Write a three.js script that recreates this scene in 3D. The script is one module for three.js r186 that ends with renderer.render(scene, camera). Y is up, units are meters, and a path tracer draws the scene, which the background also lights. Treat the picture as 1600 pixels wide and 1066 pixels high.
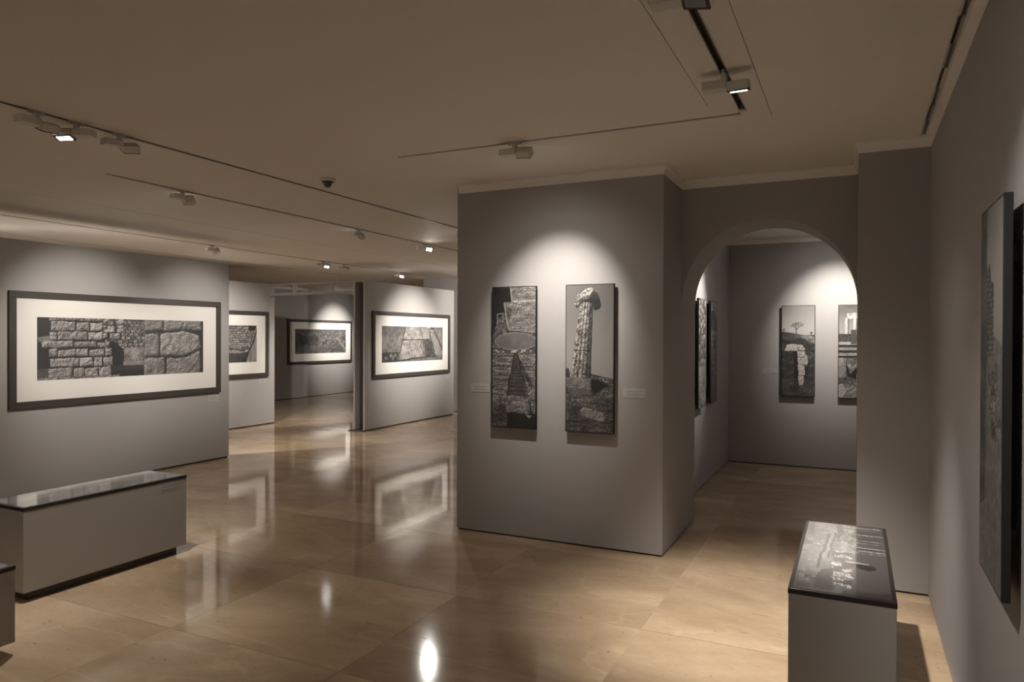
import * as THREE from 'three';
import { RoundedBoxGeometry } from 'three/addons/geometries/RoundedBoxGeometry.js';
import { mergeGeometries } from 'three/addons/utils/BufferGeometryUtils.js';

// ---------------------------------------------------------------- camera, exposure
// World: x = right along the picture block, y = up, z = minus depth (d). V(r, y, d) writes points in room terms.
const V = (r, y, d) => new THREE.Vector3(r, y, -d);
const scene = new THREE.Scene();
scene.background = new THREE.Color(0x000000);
const renderer = new THREE.WebGLRenderer({ antialias: true });
renderer.toneMapping = THREE.LinearToneMapping;
renderer.toneMappingExposure = 1.18;
renderer.shadowMap.enabled = true;
renderer.shadowMap.type = THREE.PCFSoftShadowMap;
const camera = new THREE.PerspectiveCamera(2 * Math.atan(533 / 1112.82) * 180 / Math.PI, 1600 / 1066, 0.05, 60);
camera.position.set(0, 1.6, 0);
camera.rotation.set(-0.0058, 0.4496, 0.0034, 'YXZ');   // level, turned left of the side wall
scene.add(camera);
const LAMP = new THREE.Color().setRGB(1.0, 0.94, 0.865);   // all light comes from lamp fittings, a few of them added
const FIELD = 0.075;   // share of a lamp's light in the wide soft field round its beam

// ---------------------------------------------------------------- small helpers
let seed = 7;
const rnd = () => { seed = (seed * 1664525 + 1013904223) >>> 0; return seed / 4294967296; };
const hash = (x, y, s) => { let h = (x * 374761393 + y * 668265263 + s * 1442695041) | 0; h = Math.imul(h ^ (h >>> 13), 1274126177); h ^= h >>> 16; return (h >>> 0) / 4294967296; };
const sm = (a, b, x) => { const t = Math.min(1, Math.max(0, (x - a) / (b - a))); return t * t * (3 - 2 * t); };
const mix = (a, b, t) => a + (b - a) * t;
function vn(x, y, s = 0) {
  const xi = Math.floor(x), yi = Math.floor(y), fx = x - xi, fy = y - yi, u = fx * fx * (3 - 2 * fx), v = fy * fy * (3 - 2 * fy);
  return mix(mix(hash(xi, yi, s), hash(xi + 1, yi, s), u), mix(hash(xi, yi + 1, s), hash(xi + 1, yi + 1, s), u), v);
}
function fbm(x, y, o = 4, s = 0) { let a = 0.5, r = 0, t = 0; for (let i = 0; i < o; i++) { r += a * vn(x, y, s + i); t += a; a *= 0.5; x = x * 2.03 + 17.1; y = y * 2.03 + 5.7; } return r / t; }
// noise that repeats after p cells, for tiling maps
function tn(x, y, p, s) {
  const xi = Math.floor(x), yi = Math.floor(y), fx = x - xi, fy = y - yi, u = fx * fx * (3 - 2 * fx), v = fy * fy * (3 - 2 * fy), w = (n) => ((n % p) + p) % p;
  return mix(mix(hash(w(xi), w(yi), s), hash(w(xi + 1), w(yi), s), u), mix(hash(w(xi), w(yi + 1), s), hash(w(xi + 1), w(yi + 1), s), u), v);
}
const taken = {};
const numbered = (n) => { taken[n] = (taken[n] ?? -1) + 1; return taken[n] ? n + '_' + String(taken[n]).padStart(3, '0') : n; };
function mesh(name, geo, mat, parent) {
  const m = new THREE.Mesh(geo, mat); m.name = name; m.castShadow = m.receiveShadow = true; parent.add(m); return m;
}
function thing(name, label, category, pos, group) {
  const g = new THREE.Group(); g.name = numbered(name); g.position.copy(pos ?? V(0, 0, 0)); g.userData = { label, category };
  if (group) g.userData.group = group;
  scene.add(g); return g;
}
function structure(name, geo, mat) { const m = mesh(name, geo, mat, scene); m.userData.kind = 'structure'; return m; }
const box = (w, h, d, x = 0, y = 0, z = 0) => new THREE.BoxGeometry(w, h, d).translate(x, y, z);
const rbox = (w, h, d, rad, x = 0, y = 0, z = 0) => new RoundedBoxGeometry(w, h, d, 2, rad).translate(x, y, z);
// box given by room coordinates
const rb = (r0, r1, y0, y1, d0, d1) => box(r1 - r0, y1 - y0, d1 - d0, (r0 + r1) / 2, (y0 + y1) / 2, -(d0 + d1) / 2);
function prism(pts, y0, y1, holes = []) {   // plan outline [r, d] raised from y0 to y1
  const s = new THREE.Shape(pts.map(([r, d]) => new THREE.Vector2(r, d)));
  for (const h of holes) s.holes.push(new THREE.Path(h.map(([r, d]) => new THREE.Vector2(r, d))));
  return new THREE.ExtrudeGeometry(s, { depth: y1 - y0, bevelEnabled: false }).rotateX(-Math.PI / 2).translate(0, y0, 0);
}
function offsets(pts, closed) {   // unit mitre vectors to the left of the path
  const n = pts.length, out = [];
  for (let i = 0; i < n; i++) {
    const a = closed || i > 0 ? pts[(i + n - 1) % n] : null, b = pts[i], c = closed || i < n - 1 ? pts[(i + 1) % n] : null;
    const nrm = (p, q) => { const l = Math.hypot(q[0] - p[0], q[1] - p[1]); return [-(q[1] - p[1]) / l, (q[0] - p[0]) / l]; };
    const n1 = a ? nrm(a, b) : nrm(b, c), n2 = c ? nrm(b, c) : nrm(a, b), k = 1 + n1[0] * n2[0] + n1[1] * n2[1];
    out.push([(n1[0] + n2[0]) / k, (n1[1] + n2[1]) / k]);
  }
  return out;
}
const shifted = (pts, o, closed) => offsets(pts, closed).map(([x, y], i) => [pts[i][0] + x * o, pts[i][1] + y * o]);
function moulding(path, profile) {   // profile [[distance left of the path, height]] swept with mitred corners
  const off = offsets(path, false), pos = [], idx = [], m = profile.length;
  for (let i = 0; i < path.length - 1; i++) for (let j = 0; j < m - 1; j++) {
    const q = (k, l) => [path[k][0] + off[k][0] * profile[l][0], profile[l][1], -(path[k][1] + off[k][1] * profile[l][0])], s = pos.length / 3;
    pos.push(...q(i, j), ...q(i + 1, j), ...q(i + 1, j + 1), ...q(i, j + 1)); idx.push(s, s + 2, s + 1, s, s + 3, s + 2);
  }
  const g = new THREE.BufferGeometry(); g.setAttribute('position', new THREE.Float32BufferAttribute(pos, 3)); g.setIndex(idx); g.computeVertexNormals(); return g;
}

// ---------------------------------------------------------------- procedural maps
function dataTex(w, h, fill, srgb) {
  const a = new Uint8Array(w * h * 4);
  for (let y = 0; y < h; y++) for (let x = 0; x < w; x++) { const c = fill(x, y), k = (y * w + x) * 4; a[k] = c[0]; a[k + 1] = c[1]; a[k + 2] = c[2]; a[k + 3] = 255; }
  const t = new THREE.DataTexture(a, w, h); t.magFilter = THREE.LinearFilter; t.minFilter = THREE.LinearMipmapLinearFilter; t.generateMipmaps = true;
  t.wrapS = t.wrapT = THREE.RepeatWrapping; if (srgb) t.colorSpace = THREE.SRGBColorSpace; t.needsUpdate = true; return t;
}
const enc = (l) => 255 * (l <= 0.0031308 ? 12.92 * l : 1.055 * Math.pow(l, 1 / 2.4) - 0.055);
// roller-painted plaster: fine stipple
const stipple = dataTex(256, 256, (x, y) => { const v = 255 * (0.6 * tn(x / 4, y / 4, 64, 3) + 0.4 * tn(x / 2, y / 2, 128, 9)); return [v, v, v]; });
stipple.repeat.set(1.6, 1.6);
// honed travertine, 4.64 m x 4.5 m
const TS = 2048, SLAB_R = 1.16, SLAB_D = 1.125;
const travertine = dataTex(TS, TS, (px, py) => {
  const x = px / TS * 4 * SLAB_R, y = py / TS * 4 * SLAB_D, w = fbm(x * 0.9, y * 0.9, 3, 40) - 0.5;
  const patch = fbm(x * 1.3 + w, y * 1.7 + w, 4, 11), streak = fbm(x * 2.2 + 2 * w, y * 5.5 + 3 * w, 5, 23), fine = fbm(x * 34, y * 60, 3, 31);
  let t = 0.1 + 0.85 * sm(0.25, 0.75, patch) * 0.6 + 0.6 * (streak - 0.25) + 0.2 * (fine - 0.5);
  const vein = Math.abs(fbm(x * 1.1 + 5 + w * 1.5, y * 2.6, 4, 77) - 0.5); t += 0.16 * sm(0.03, 0, vein);
  t = Math.min(1, Math.max(0, t));
  let k = 1;
  const pit = vn(x * 30 + 4 * w, y * 75, 91); if (pit > 0.955) k = 0.72;
  if (vn(x * 13, y * 30, 97) > 0.985) k = 0.38;
  return [enc(mix(0.37, 0.65, t) * k), enc(mix(0.262, 0.495, t) * k), enc(mix(0.165, 0.335, t) * k)];
}, true);
const floorRelief = dataTex(512, 512, (x, y) => { const v = 255 * (0.8 * tn(x / 40, y / 40, 13, 5) + 0.2 * tn(x / 14, y / 14, 37, 6)); return [v, v, v]; });

// ---------------------------------------------------------------- materials
const std = (r, g, b, rough, extra = {}) => new THREE.MeshPhysicalMaterial({ color: new THREE.Color().setRGB(r, g, b), roughness: rough, metalness: 0, ...extra });
const M = {
  wall: std(0.365, 0.346, 0.336, 0.75, { bumpMap: stipple, bumpScale: 0.0004 }),
  ceiling: std(0.8, 0.765, 0.705, 0.85),
  cornice: std(0.8, 0.765, 0.705, 0.7),
  gap: std(0.055, 0.045, 0.038, 0.7),  // shade of the gaps under the walls, put into the colour
  frame: std(0.055, 0.046, 0.04, 0.45),
  panelEdge: std(0.016, 0.014, 0.013, 0.6, { specularIntensity: 0.35 }),
  batten: std(0.1, 0.085, 0.07, 0.7),
  mat: std(0.76, 0.735, 0.69, 0.8),
  glass: std(1, 1, 1, 0.02, { transmission: 1, thickness: 0, ior: 1.5 }),
  bench: std(0.4, 0.378, 0.35, 0.6),
  toe: std(0.07, 0.062, 0.055, 0.6),
  benchEdge: std(0.03, 0.026, 0.023, 0.25),
  lamp: std(0.66, 0.63, 0.56, 0.45),
  bezel: std(0.04, 0.04, 0.04, 0.4),
  lens: std(0.9, 0.9, 0.9, 0.2, { emissive: new THREE.Color().setRGB(1, 0.97, 0.93), emissiveIntensity: 9 }),
  lensOff: std(0.25, 0.27, 0.31, 0.15),
  trackDark: std(0.13, 0.11, 0.09, 0.5),
  trackRim: std(0.62, 0.59, 0.53, 0.5),
  plate: std(0.46, 0.445, 0.43, 0.35),
  alu: std(0.42, 0.4, 0.37, 0.4, { metalness: 0.3 }),
  dome: std(0.9, 0.9, 0.88, 0.05, { transmission: 1, thickness: 0, ior: 1.5 }),
};
const slabMats = [[1, 1, 1], [0.95, 0.945, 0.93], [1.03, 1.02, 1.0]].map((c) => new THREE.MeshPhysicalMaterial({ color: new THREE.Color().setRGB(...c), map: travertine, roughness: 0.075, ior: 1.5, bumpMap: floorRelief, bumpScale: 0.0008 }));

// ---------------------------------------------------------------- room shell
const CH = 2.85, CB = 2.784, RW = 0.413, RWD = 5.083, CL = -2.981, CR = -1.259, CD = 5.131, PL = 0.0106, AF = 5.735, AB = 6.275, IL = -1.474, IB = 9.478;
const R0 = -12.99, R1 = 1.6, D0 = -4, D1 = 17.5, FARD = 13.15, FARL = -8.5, LWR = -7.429, MWR = -9.597;

// floor: grout bed and stone slabs
const floor = new THREE.Group(); floor.name = 'floor'; floor.userData.kind = 'structure'; scene.add(floor);
mesh('grout_bed', rb(-13.3, 1.9, -0.12, -0.0015, -4.3, 17.8), std(0.5, 0.39, 0.27, 0.6), floor);
const slabGeos = [];
for (let v = 0; v < 16; v++) {
  const g = box(SLAB_R - 0.0025, 0.03, SLAB_D - 0.0025, 0, -0.015, 0), uv = g.attributes.uv;
  for (let i = 0; i < uv.count; i++) uv.setXY(i, (v % 4 + uv.getX(i)) / 4, (Math.floor(v / 4) + uv.getY(i)) / 4);
  slabGeos.push(g);
}
for (let i = -10; i <= 2; i++) for (let j = -7; j <= 12; j++) {
  const s = mesh('slab', slabGeos[Math.floor(rnd() * 16)], slabMats[Math.floor(rnd() * 3)], floor);
  s.position.copy(V(-1.05 + (i - 0.5) * SLAB_R, 0, 3.815 + (j - 0.5) * SLAB_D));
  s.rotation.set((rnd() - 0.5) * 0.0012, rnd() < 0.5 ? 0 : Math.PI, (rnd() - 0.5) * 0.0012);
}

// ceiling with the slots for tracks, seams and the air diffuser cut through the board
const rect = (r0, r1, d0, d1) => [[r0, d0], [r0, d1], [r1, d1], [r1, d0]];
const TW = 0.017;   // half width of a track slot
const tracks = [   // r or d of the centre line, its two ends, label
  ['d', -4.128, 2.2, 12.4, 'long ceiling track over the benches, carrying three lamps at the left'],
  ['d', -5.22, 3.6, 12.6, 'ceiling track in front of the big masonry photograph, with lamps spaced out'],
  ['d', -8.0, -1, 12.6, 'distant ceiling track behind the left partition, above its far end'],
  ['d', -9.42, 3.0, 12.2, 'farthest faint ceiling track above the opening with the header frame'],
  ['d', -0.566, -3, 4.08, 'wide near ceiling track at upper right, between two thin seams'],
  ['r', 4.135, -2.872, -0.585, 'short ceiling track running across in front of the column photograph'],
];
const seams = [[-0.729, -0.7255, -3, 3.945], [-0.432, -0.4285, -3, 4.24], [-6.563, -6.553, -3, 11.1]];
const holes = tracks.map(([ax, c, a, b]) => ax === 'd' ? rect(c - TW, c + TW, a, b) : rect(a, b, c - TW * 0.55, c + TW * 0.55));
for (const [a, b, c, d] of seams) holes.push(rect(a, b, c, d));
const SLOT = [0.35, 0.378, -3, 5.04];
holes.push(rect(...SLOT));
structure('ceiling', mergeGeometries([prism([[-13.3, -4.3], [1.9, -4.3], [1.9, 17.8], [-13.3, 17.8]], CH, CH + 0.05, holes), prism([[-13.3, -4.3], [1.9, -4.3], [1.9, 17.8], [-13.3, 17.8]], CH + 0.05, CH + 0.15, [rect(...SLOT)])]), M.ceiling);

// walls: plan outlines, counter-clockwise, a near-black strip standing in for shade in the foot gap
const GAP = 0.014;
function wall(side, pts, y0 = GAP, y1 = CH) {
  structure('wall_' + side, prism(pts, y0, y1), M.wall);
  structure('gap_shade_' + side, prism(shifted(pts, 0.012, true), -0.001, GAP), M.gap);
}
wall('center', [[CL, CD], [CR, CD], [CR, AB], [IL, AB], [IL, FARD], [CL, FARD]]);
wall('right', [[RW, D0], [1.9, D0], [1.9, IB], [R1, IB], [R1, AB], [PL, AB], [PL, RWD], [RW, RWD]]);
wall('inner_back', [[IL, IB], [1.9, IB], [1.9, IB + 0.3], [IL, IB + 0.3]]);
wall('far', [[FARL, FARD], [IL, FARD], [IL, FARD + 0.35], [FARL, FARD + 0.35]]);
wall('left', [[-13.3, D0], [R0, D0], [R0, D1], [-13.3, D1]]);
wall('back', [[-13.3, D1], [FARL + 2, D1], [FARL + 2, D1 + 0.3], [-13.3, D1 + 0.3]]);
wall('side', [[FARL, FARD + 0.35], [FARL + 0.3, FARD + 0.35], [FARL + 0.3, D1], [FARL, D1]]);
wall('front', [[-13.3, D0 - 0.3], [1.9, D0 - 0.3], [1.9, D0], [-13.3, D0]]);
{ // the arch between picture block and pilaster
  const cx = (CR + PL) / 2, hw = (PL - CR) / 2, cy = 1.875, s = new THREE.Shape();
  s.moveTo(CR, CH); s.lineTo(CR, cy);
  s.absarc(cx, cy, hw, Math.PI, 0, true);
  s.lineTo(PL, CH); s.closePath();
  structure('wall_arch', new THREE.ExtrudeGeometry(s, { depth: AB - AF, bevelEnabled: false, curveSegments: 64 }).translate(0, 0, -AB), M.wall);
}
// cornices, cove profile
const cove = [[0, CB], [0.006, CB], [0.008, CB + 0.006], [0.012, CB + 0.018], [0.02, CB + 0.034], [0.031, CB + 0.047], [0.042, CB + 0.054], [0.044, CB + 0.06], [0.044, CH + 0.001]];
structure('trim_1', moulding([[RW, D0], [RW, RWD], [PL, RWD], [PL, AF], [CR, AF], [CR, CD], [CL + 0.012, CD]], cove.map(([o, y]) => [o * 0.6, y])), M.cornice);
structure('trim_2', moulding([[R1, AB], [R1, IB], [IL, IB], [IL, AB]], cove), M.cornice);
structure('trim_3', moulding([[R0, D1], [R0, D0]].reverse(), cove.map(([o, y]) => [-o, y])), M.cornice);

// ---------------------------------------------------------------- partitions
const PT = 2.543;
const RAIL = 0.024;
function partition(label, r, d0, d1, hollowEnd) {
  const g = thing('exhibition_partition', label, 'partition', V(r - 0.12, 0, (d0 + d1) / 2)), L = d1 - d0;
  const skin = (x) => mesh('skin_panel', rbox(0.036, PT - 0.02, L, 0.003, x, PT / 2 + 0.01, 0), M.wall, g);
  skin(0.102); skin(-0.102);
  const deep = hollowEnd ? 1.2 : 0.004;   // the open end is hollow for more than a metre
  mesh('core', box(0.168, PT - 0.03, L - deep, 0, PT / 2, -deep / 2 + 0.002), M.wall, g);
  if (hollowEnd) mesh('top_cap', box(0.168, 0.018, L - 0.02, 0, PT - 0.016, 0), M.wall, g);
  mesh('gap_shade_strip', box(0.2, 0.02, L - 0.02, 0, 0.01, 0), M.gap, g);  // inset strip, its dark colour stands for shade under the partition
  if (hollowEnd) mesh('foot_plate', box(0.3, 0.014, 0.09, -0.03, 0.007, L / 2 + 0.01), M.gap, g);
  return g;
}
partition('grey partition wall at left carrying the wide masonry photograph', LWR, 0.3, 6.824);
partition('short grey partition half hidden behind the left one', MWR, 6.6, 9.871);
partition('grey partition with dark hollow end, carrying the paving photograph', LWR, 9.705, 12.65, true);
{ // open header frame bridging the two partitions
  const g = thing('header_frame', 'open metal header frame bridging the gap between two partitions', 'frame', V((MWR + LWR) / 2, 2.33, 9.78));
  const a = MWR - 0.1 - (MWR + LWR) / 2, b = LWR - 0.24 - (MWR + LWR) / 2;
  mesh('rail', box(b - a, 0.05, 0.06, (a + b) / 2, 0.027, 0), M.wall, g);
  mesh('rail', box(b - a, 0.022, 0.06, (a + b) / 2, 0.2, 0), M.wall, g);
  for (const r of [-9.03, -8.15]) mesh('post', box(0.045, 0.14, 0.05, r - (MWR + LWR) / 2, 0.12, 0), M.wall, g);
}

// ---------------------------------------------------------------- prints (flat photographs, drawn as grey values)
const SEPIA = [1.0, 0.935, 0.885];
class Pic {
  constructor(w, h, f) { this.w = w; this.h = h; this.a = new Float32Array(w * h); for (let y = 0; y < h; y++) for (let x = 0; x < w; x++) this.a[y * w + x] = f((x + 0.5) / w, (y + 0.5) / h); }
  poly(pts, f, warp = 0, sc = 12, s = 1) {   // pts in 0..1, y down; f(u, v, distance to the edge in heights)
    const as = this.w / this.h; let u0 = 9, u1 = -9, v0 = 9, v1 = -9;
    for (const [u, v] of pts) { u0 = Math.min(u0, u); u1 = Math.max(u1, u); v0 = Math.min(v0, v); v1 = Math.max(v1, v); }
    const X0 = Math.max(0, Math.floor((u0 - warp) * this.w)), X1 = Math.min(this.w, Math.ceil((u1 + warp) * this.w)), Y0 = Math.max(0, Math.floor((v0 - warp * as) * this.h)), Y1 = Math.min(this.h, Math.ceil((v1 + warp * as) * this.h));
    for (let y = Y0; y < Y1; y++) for (let x = X0; x < X1; x++) {
      const uu = (x + 0.5) / this.w, vv = (y + 0.5) / this.h; let u = uu, v = vv;
      if (warp) { u += (fbm(uu * sc * as, vv * sc, 3, s) - 0.5) * 2 * warp; v += (fbm(uu * sc * as, vv * sc, 3, s + 50) - 0.5) * 2 * warp * as; }
      let inside = false, dm = 9;
      for (let i = 0, j = pts.length - 1; i < pts.length; j = i++) {
        const [xi, yi] = pts[i], [xj, yj] = pts[j];
        if ((yi > v) !== (yj > v) && u < (xj - xi) * (v - yi) / (yj - yi) + xi) inside = !inside;
        const dx = (xj - xi) * as, dy = yj - yi, t = Math.min(1, Math.max(0, ((u - xi) * as * dx + (v - yi) * dy) / (dx * dx + dy * dy || 1)));
        dm = Math.min(dm, Math.hypot((u - xi) * as - t * dx, v - yi - t * dy));
      }
      if (inside) { const c = f(uu, vv, dm, this.a[y * this.w + x]); if (c !== undefined) this.a[y * this.w + x] = c; }
    }
    return this;
  }
  line(pts, wd, val, s = 1, jit = 0.004) {
    for (let i = 0; i < pts.length - 1; i++) {
      const [a, b] = [pts[i], pts[i + 1]], as = this.w / this.h, n = Math.ceil(Math.hypot((b[0] - a[0]) * this.w, (b[1] - a[1]) * this.h));
      for (let k = 0; k <= n; k++) {
        const t = k / n, u = mix(a[0], b[0], t) + (fbm(t * 9 + i * 7, s, 3, s) - 0.5) * jit * 2, v = mix(a[1], b[1], t) + (fbm(t * 9 + i * 7, s + 9, 3, s + 3) - 0.5) * jit * 2 * as;
        const R = wd * this.h * (0.6 + 0.8 * vn(t * 14, i, s)); 
        for (let y = Math.floor(v * this.h - R); y <= v * this.h + R; y++) for (let x = Math.floor(u * this.w - R); x <= u * this.w + R; x++)
          if (x >= 0 && y >= 0 && x < this.w && y < this.h && Math.hypot(x - u * this.w, y - v * this.h) <= R) this.a[y * this.w + x] = val;
      }
    }
    return this;
  }
  tex() {
    return dataTex(this.w, this.h, (x, y) => { const g = Math.min(1, Math.max(0.0, this.a[(this.h - 1 - y) * this.w + x])), l = 0.018 + 0.5 * Math.pow(g, 1.9); return SEPIA.map((c) => enc(l * c)); }, true);
  }
}
// surfaces inside the pictures
const rough = (u, v, sc, s, as = 1) => { const a = fbm(u * sc * as, v * sc, 5, s); return a + 1.6 * (fbm((u + 0.004) * sc * as, (v + 0.006) * sc, 4, s) - fbm(u * sc * as, v * sc, 4, s)); };
const lump = (x, y, s) => fbm(x, y, 5, s) + 0.45 * fbm(x * 3.7, y * 3.7, 4, s + 11);
function stone(p, pts, tone, s, warp = 0.006, rim = 0.035, sc = 22) {   // a dressed block: rounded arrises, pitted face
  const as = p.w / p.h, ed = new Float32Array(p.w * p.h); let d = 1.6 / p.h;
  p.poly(pts, (u, v, e) => { ed[Math.floor(v * p.h) * p.w + Math.floor(u * p.w)] = e; return undefined; }, warp, 9, s);
  return p.poly(pts, (u, v, e) => {
    const x = Math.floor(u * p.w), y = Math.floor(v * p.h), at = (i, j) => ed[Math.min(p.h - 1, Math.max(0, y + j)) * p.w + Math.min(p.w - 1, Math.max(0, x + i))] || 0;
    const gx = (at(2, 0) - at(-2, 0)) * p.h / 4, gy = (at(0, 2) - at(0, -2)) * p.h / 4, k = sm(rim * 0.9, 0, e);
    const em = lump((u + d / as) * sc * as, (v + d * 1.3) * sc, s) - lump(u * sc * as, v * sc, s);
    return tone * (0.62 + 0.5 * fbm(u * sc * 0.6 * as, v * sc * 0.6, 3, s + 3) + 3.4 * em) * (1 + k * (0.22 * gx + 0.4 * gy)) * (0.35 + 0.65 * sm(0, rim * 0.22, e));
  }, warp, 9, s);
}
// weathered stone and scrub as a photograph's grain shows it: clumped specks, brighter on some courses
const ruin = (u, v, tone, s, as = 1, row = 40) => { const x = u * 130 * as, y = v * 170, g = fbm(x, y, 4, s), em = fbm(x + 0.35, y + 0.5, 4, s) - g, c = fbm(u * 14 * as, v * row, 4, s + 3), hl = sm(0.52, 0.7, fbm(u * 190 * as, v * 240, 3, s + 6)); return Math.max(0.03, tone * (0.12 + 1.9 * g * c + 1.5 * em + 0.9 * hl * c)); };
const quad = (a, b, c, d) => [[a, c], [b, c], [b, d], [a, d]];
function masonry(u, v, rows, len, tone, s, con = 1) {   // coursed small stones
  const vv = v * rows + 0.5 * (fbm(u * 5, v * 5, 2, s) - 0.5), r = Math.floor(vv), fv = vv - r, uu = u * len + hash(r, 3, s) * 5 + 0.35 * vn(u * len * 0.6, r, s), c = Math.floor(uu), fu = uu - c;
  const e = Math.min(fv, 1 - fv, Math.min(fu, 1 - fu) * rows / len * 1.2), h = hash(c, r, s + 1);
  const x = u * len * 3, y = v * rows * 3, em = lump(x + 0.25, y + 0.35, s) - lump(x, y, s);
  return tone * (0.3 + 0.7 * sm(0.03, 0.13, e)) * (0.6 + con * 0.6 * h) * (0.95 + 2.4 * em) * (1.12 - 0.24 * fv);
}
function rubble(u, v, sc, tone, s, as = 1, con = 1) {   // scattered stones, cell noise
  const x = u * sc * as, y = v * sc, xi = Math.floor(x), yi = Math.floor(y); let f1 = 9, f2 = 9, id = 0, dy1 = 0;
  for (let j = -1; j < 2; j++) for (let i = -1; i < 2; i++) { const px = xi + i + hash(xi + i, yi + j, s), py = yi + j + hash(xi + i, yi + j, s + 1), d = Math.hypot(px - x, py - y); if (d < f1) { f2 = f1; f1 = d; id = hash(xi + i, yi + j, s + 2); dy1 = y - py; } else if (d < f2) f2 = d; }
  return tone * sm(0.02, 0.25, f2 - f1) * (0.35 + con * id) * (0.8 - 0.7 * dy1) * (0.55 + 0.9 * fbm(x * 3, y * 3, 3, s));
}
const grass = (u, v, tone, s, as = 1) => tone * (0.35 + 1.3 * Math.pow(fbm(u * 70 * as, v * 70, 4, s), 1.6) * 1.5 * (0.5 + fbm(u * 9 * as, v * 9, 3, s + 5)));

const pics = {};
{ // two dressed-stone piers with a ruined wall between them
  const p = new Pic(1100, 348, (u, v) => 0.12 + 0.08 * fbm(u * 30, v * 9, 3, 2));
  p.poly(quad(0, 0.07, 0.8, 1), (u, v) => 0.24 + 0.2 * fbm(u * 60, v * 20, 3, 4)).poly([[0.01, 0.33], [0.08, 0.3], [0.1, 0.38], [0.02, 0.4]], (u, v) => 0.45 + 0.2 * fbm(u * 80, v * 60, 2, 1));
  p.poly(quad(0.36, 0.6, 0, 0.76), (u, v) => masonry(u, v, 19, 34, 0.6, 5)).poly(quad(0.35, 0.465, 0, 0.37), (u, v) => masonry(u, v, 8, 13, 0.7, 7));
  p.poly([[0.38, 0.36], [0.43, 0.44], [0.47, 0.52], [0.475, 0.74], [0.5, 0.8], [0.37, 0.85]], (u, v) => 0.08 + 0.05 * fbm(u * 40, v * 20, 2, 6), 0.006);
  p.poly(quad(0.47, 0.6, 0.5, 0.73), (u, v) => ruin(u, v, 0.7, 12, 1.2, 9)).poly(quad(0.465, 0.6, 0.72, 0.79), (u, v) => 0.5 + 0.2 * fbm(u * 50, v * 40, 2, 8)).poly(quad(0.4, 0.6, 0.79, 1), (u, v) => v > 0.87 ? 0.1 + 0.04 * fbm(u * 30, v * 20, 2, 9) : 0.2);
  let s = 100;
  for (const [v0, v1, edges, t] of [[-0.05, 0.085, [0.065, 0.245, 0.35], 0.6], [0.085, 0.235, [0.075, 0.203, 0.277, 0.352], 0.78], [0.24, 0.375, [0.07, 0.11, 0.267, 0.352], 0.75], [0.385, 0.49, [0.03, 0.19, 0.313, 0.392], 0.66], [0.5, 0.63, [0.068, 0.112, 0.203, 0.272, 0.36, 0.4], 0.68], [0.635, 0.79, [0.07, 0.222, 0.297, 0.347, 0.405], 0.78], [0.795, 0.97, [0.06, 0.188, 0.25, 0.325, 0.395], 0.76], [0.93, 1.03, [0.0, 0.12, 0.2, 0.3, 0.45], 0.55]])
    for (let i = 0; i < edges.length - 1; i++) { s++; const sk = 0.03 * (hash(s, 1, 2) - 0.5); stone(p, [[edges[i], v0 + 0.01 + sk], [edges[i + 1] - 0.003, v0 + sk * 0.4], [edges[i + 1] - 0.003, v1 - 0.008], [edges[i] + 0.002, v1]], t * (0.85 + 0.3 * hash(s, 4, 4)), s, 0.0045, 0.05); }
  for (const [pts, t] of [[[[0.59, -0.1], [0.71, -0.1], [0.712, 0.19], [0.59, 0.24]], 0.55], [[[0.715, -0.1], [0.977, -0.1], [0.977, 0.2], [0.84, 0.19], [0.715, 0.22]], 0.62], [[[0.59, 0.27], [0.685, 0.25], [0.685, 0.65], [0.59, 0.66]], 0.52], [[[0.692, 0.26], [0.86, 0.21], [0.965, 0.29], [0.975, 0.52], [0.84, 0.66], [0.692, 0.64]], 0.64], [[[0.59, 0.68], [0.722, 0.67], [0.725, 1.1], [0.59, 1.1]], 0.5], [[[0.732, 0.69], [0.85, 0.69], [0.965, 0.56], [0.978, 0.9], [0.93, 1.1], [0.732, 1.1]], 0.56]]) { s++; stone(p, pts, t * 1.15, s, 0.006, 0.07, 16); }
  pics.masonry = p.tex();
}
{ // wall of long stones with a raking plank
  const p = new Pic(800, 253, (u, v) => masonry(u, v, 17, 15, 0.78, 31, 0.7));
  p.poly(quad(0.9, 0.985, 0.02, 0.16), () => 0.12, 0.004).poly([[0, 0.5], [0.55, 0.58], [0.86, 0.64], [0.86, 0.7], [0.93, 0.74], [0.86, 1], [0, 1]], (u, v) => 0.2 + 0.12 * fbm(u * 25, v * 9, 3, 3), 0.01);
  p.poly([[0, 0.62], [0.8, 0.66], [0.9, 0.72], [0.5, 0.76], [0, 0.72]], (u, v) => 0.7 * (0.7 + 0.5 * fbm(u * 60, v * 40, 3, 8)), 0.008).poly([[0.985, 0.05], [1.1, 0], [1.1, 1.1], [0.86, 1.1]], (u, v) => 0.45 + 0.4 * fbm(u * 160, v * 5, 3, 12)).line([[1.0, 0.06], [0.96, 0.4], [0.84, 1.0]], 0.02, 0.08, 4);
  pics.plank = p.tex();
}
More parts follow.
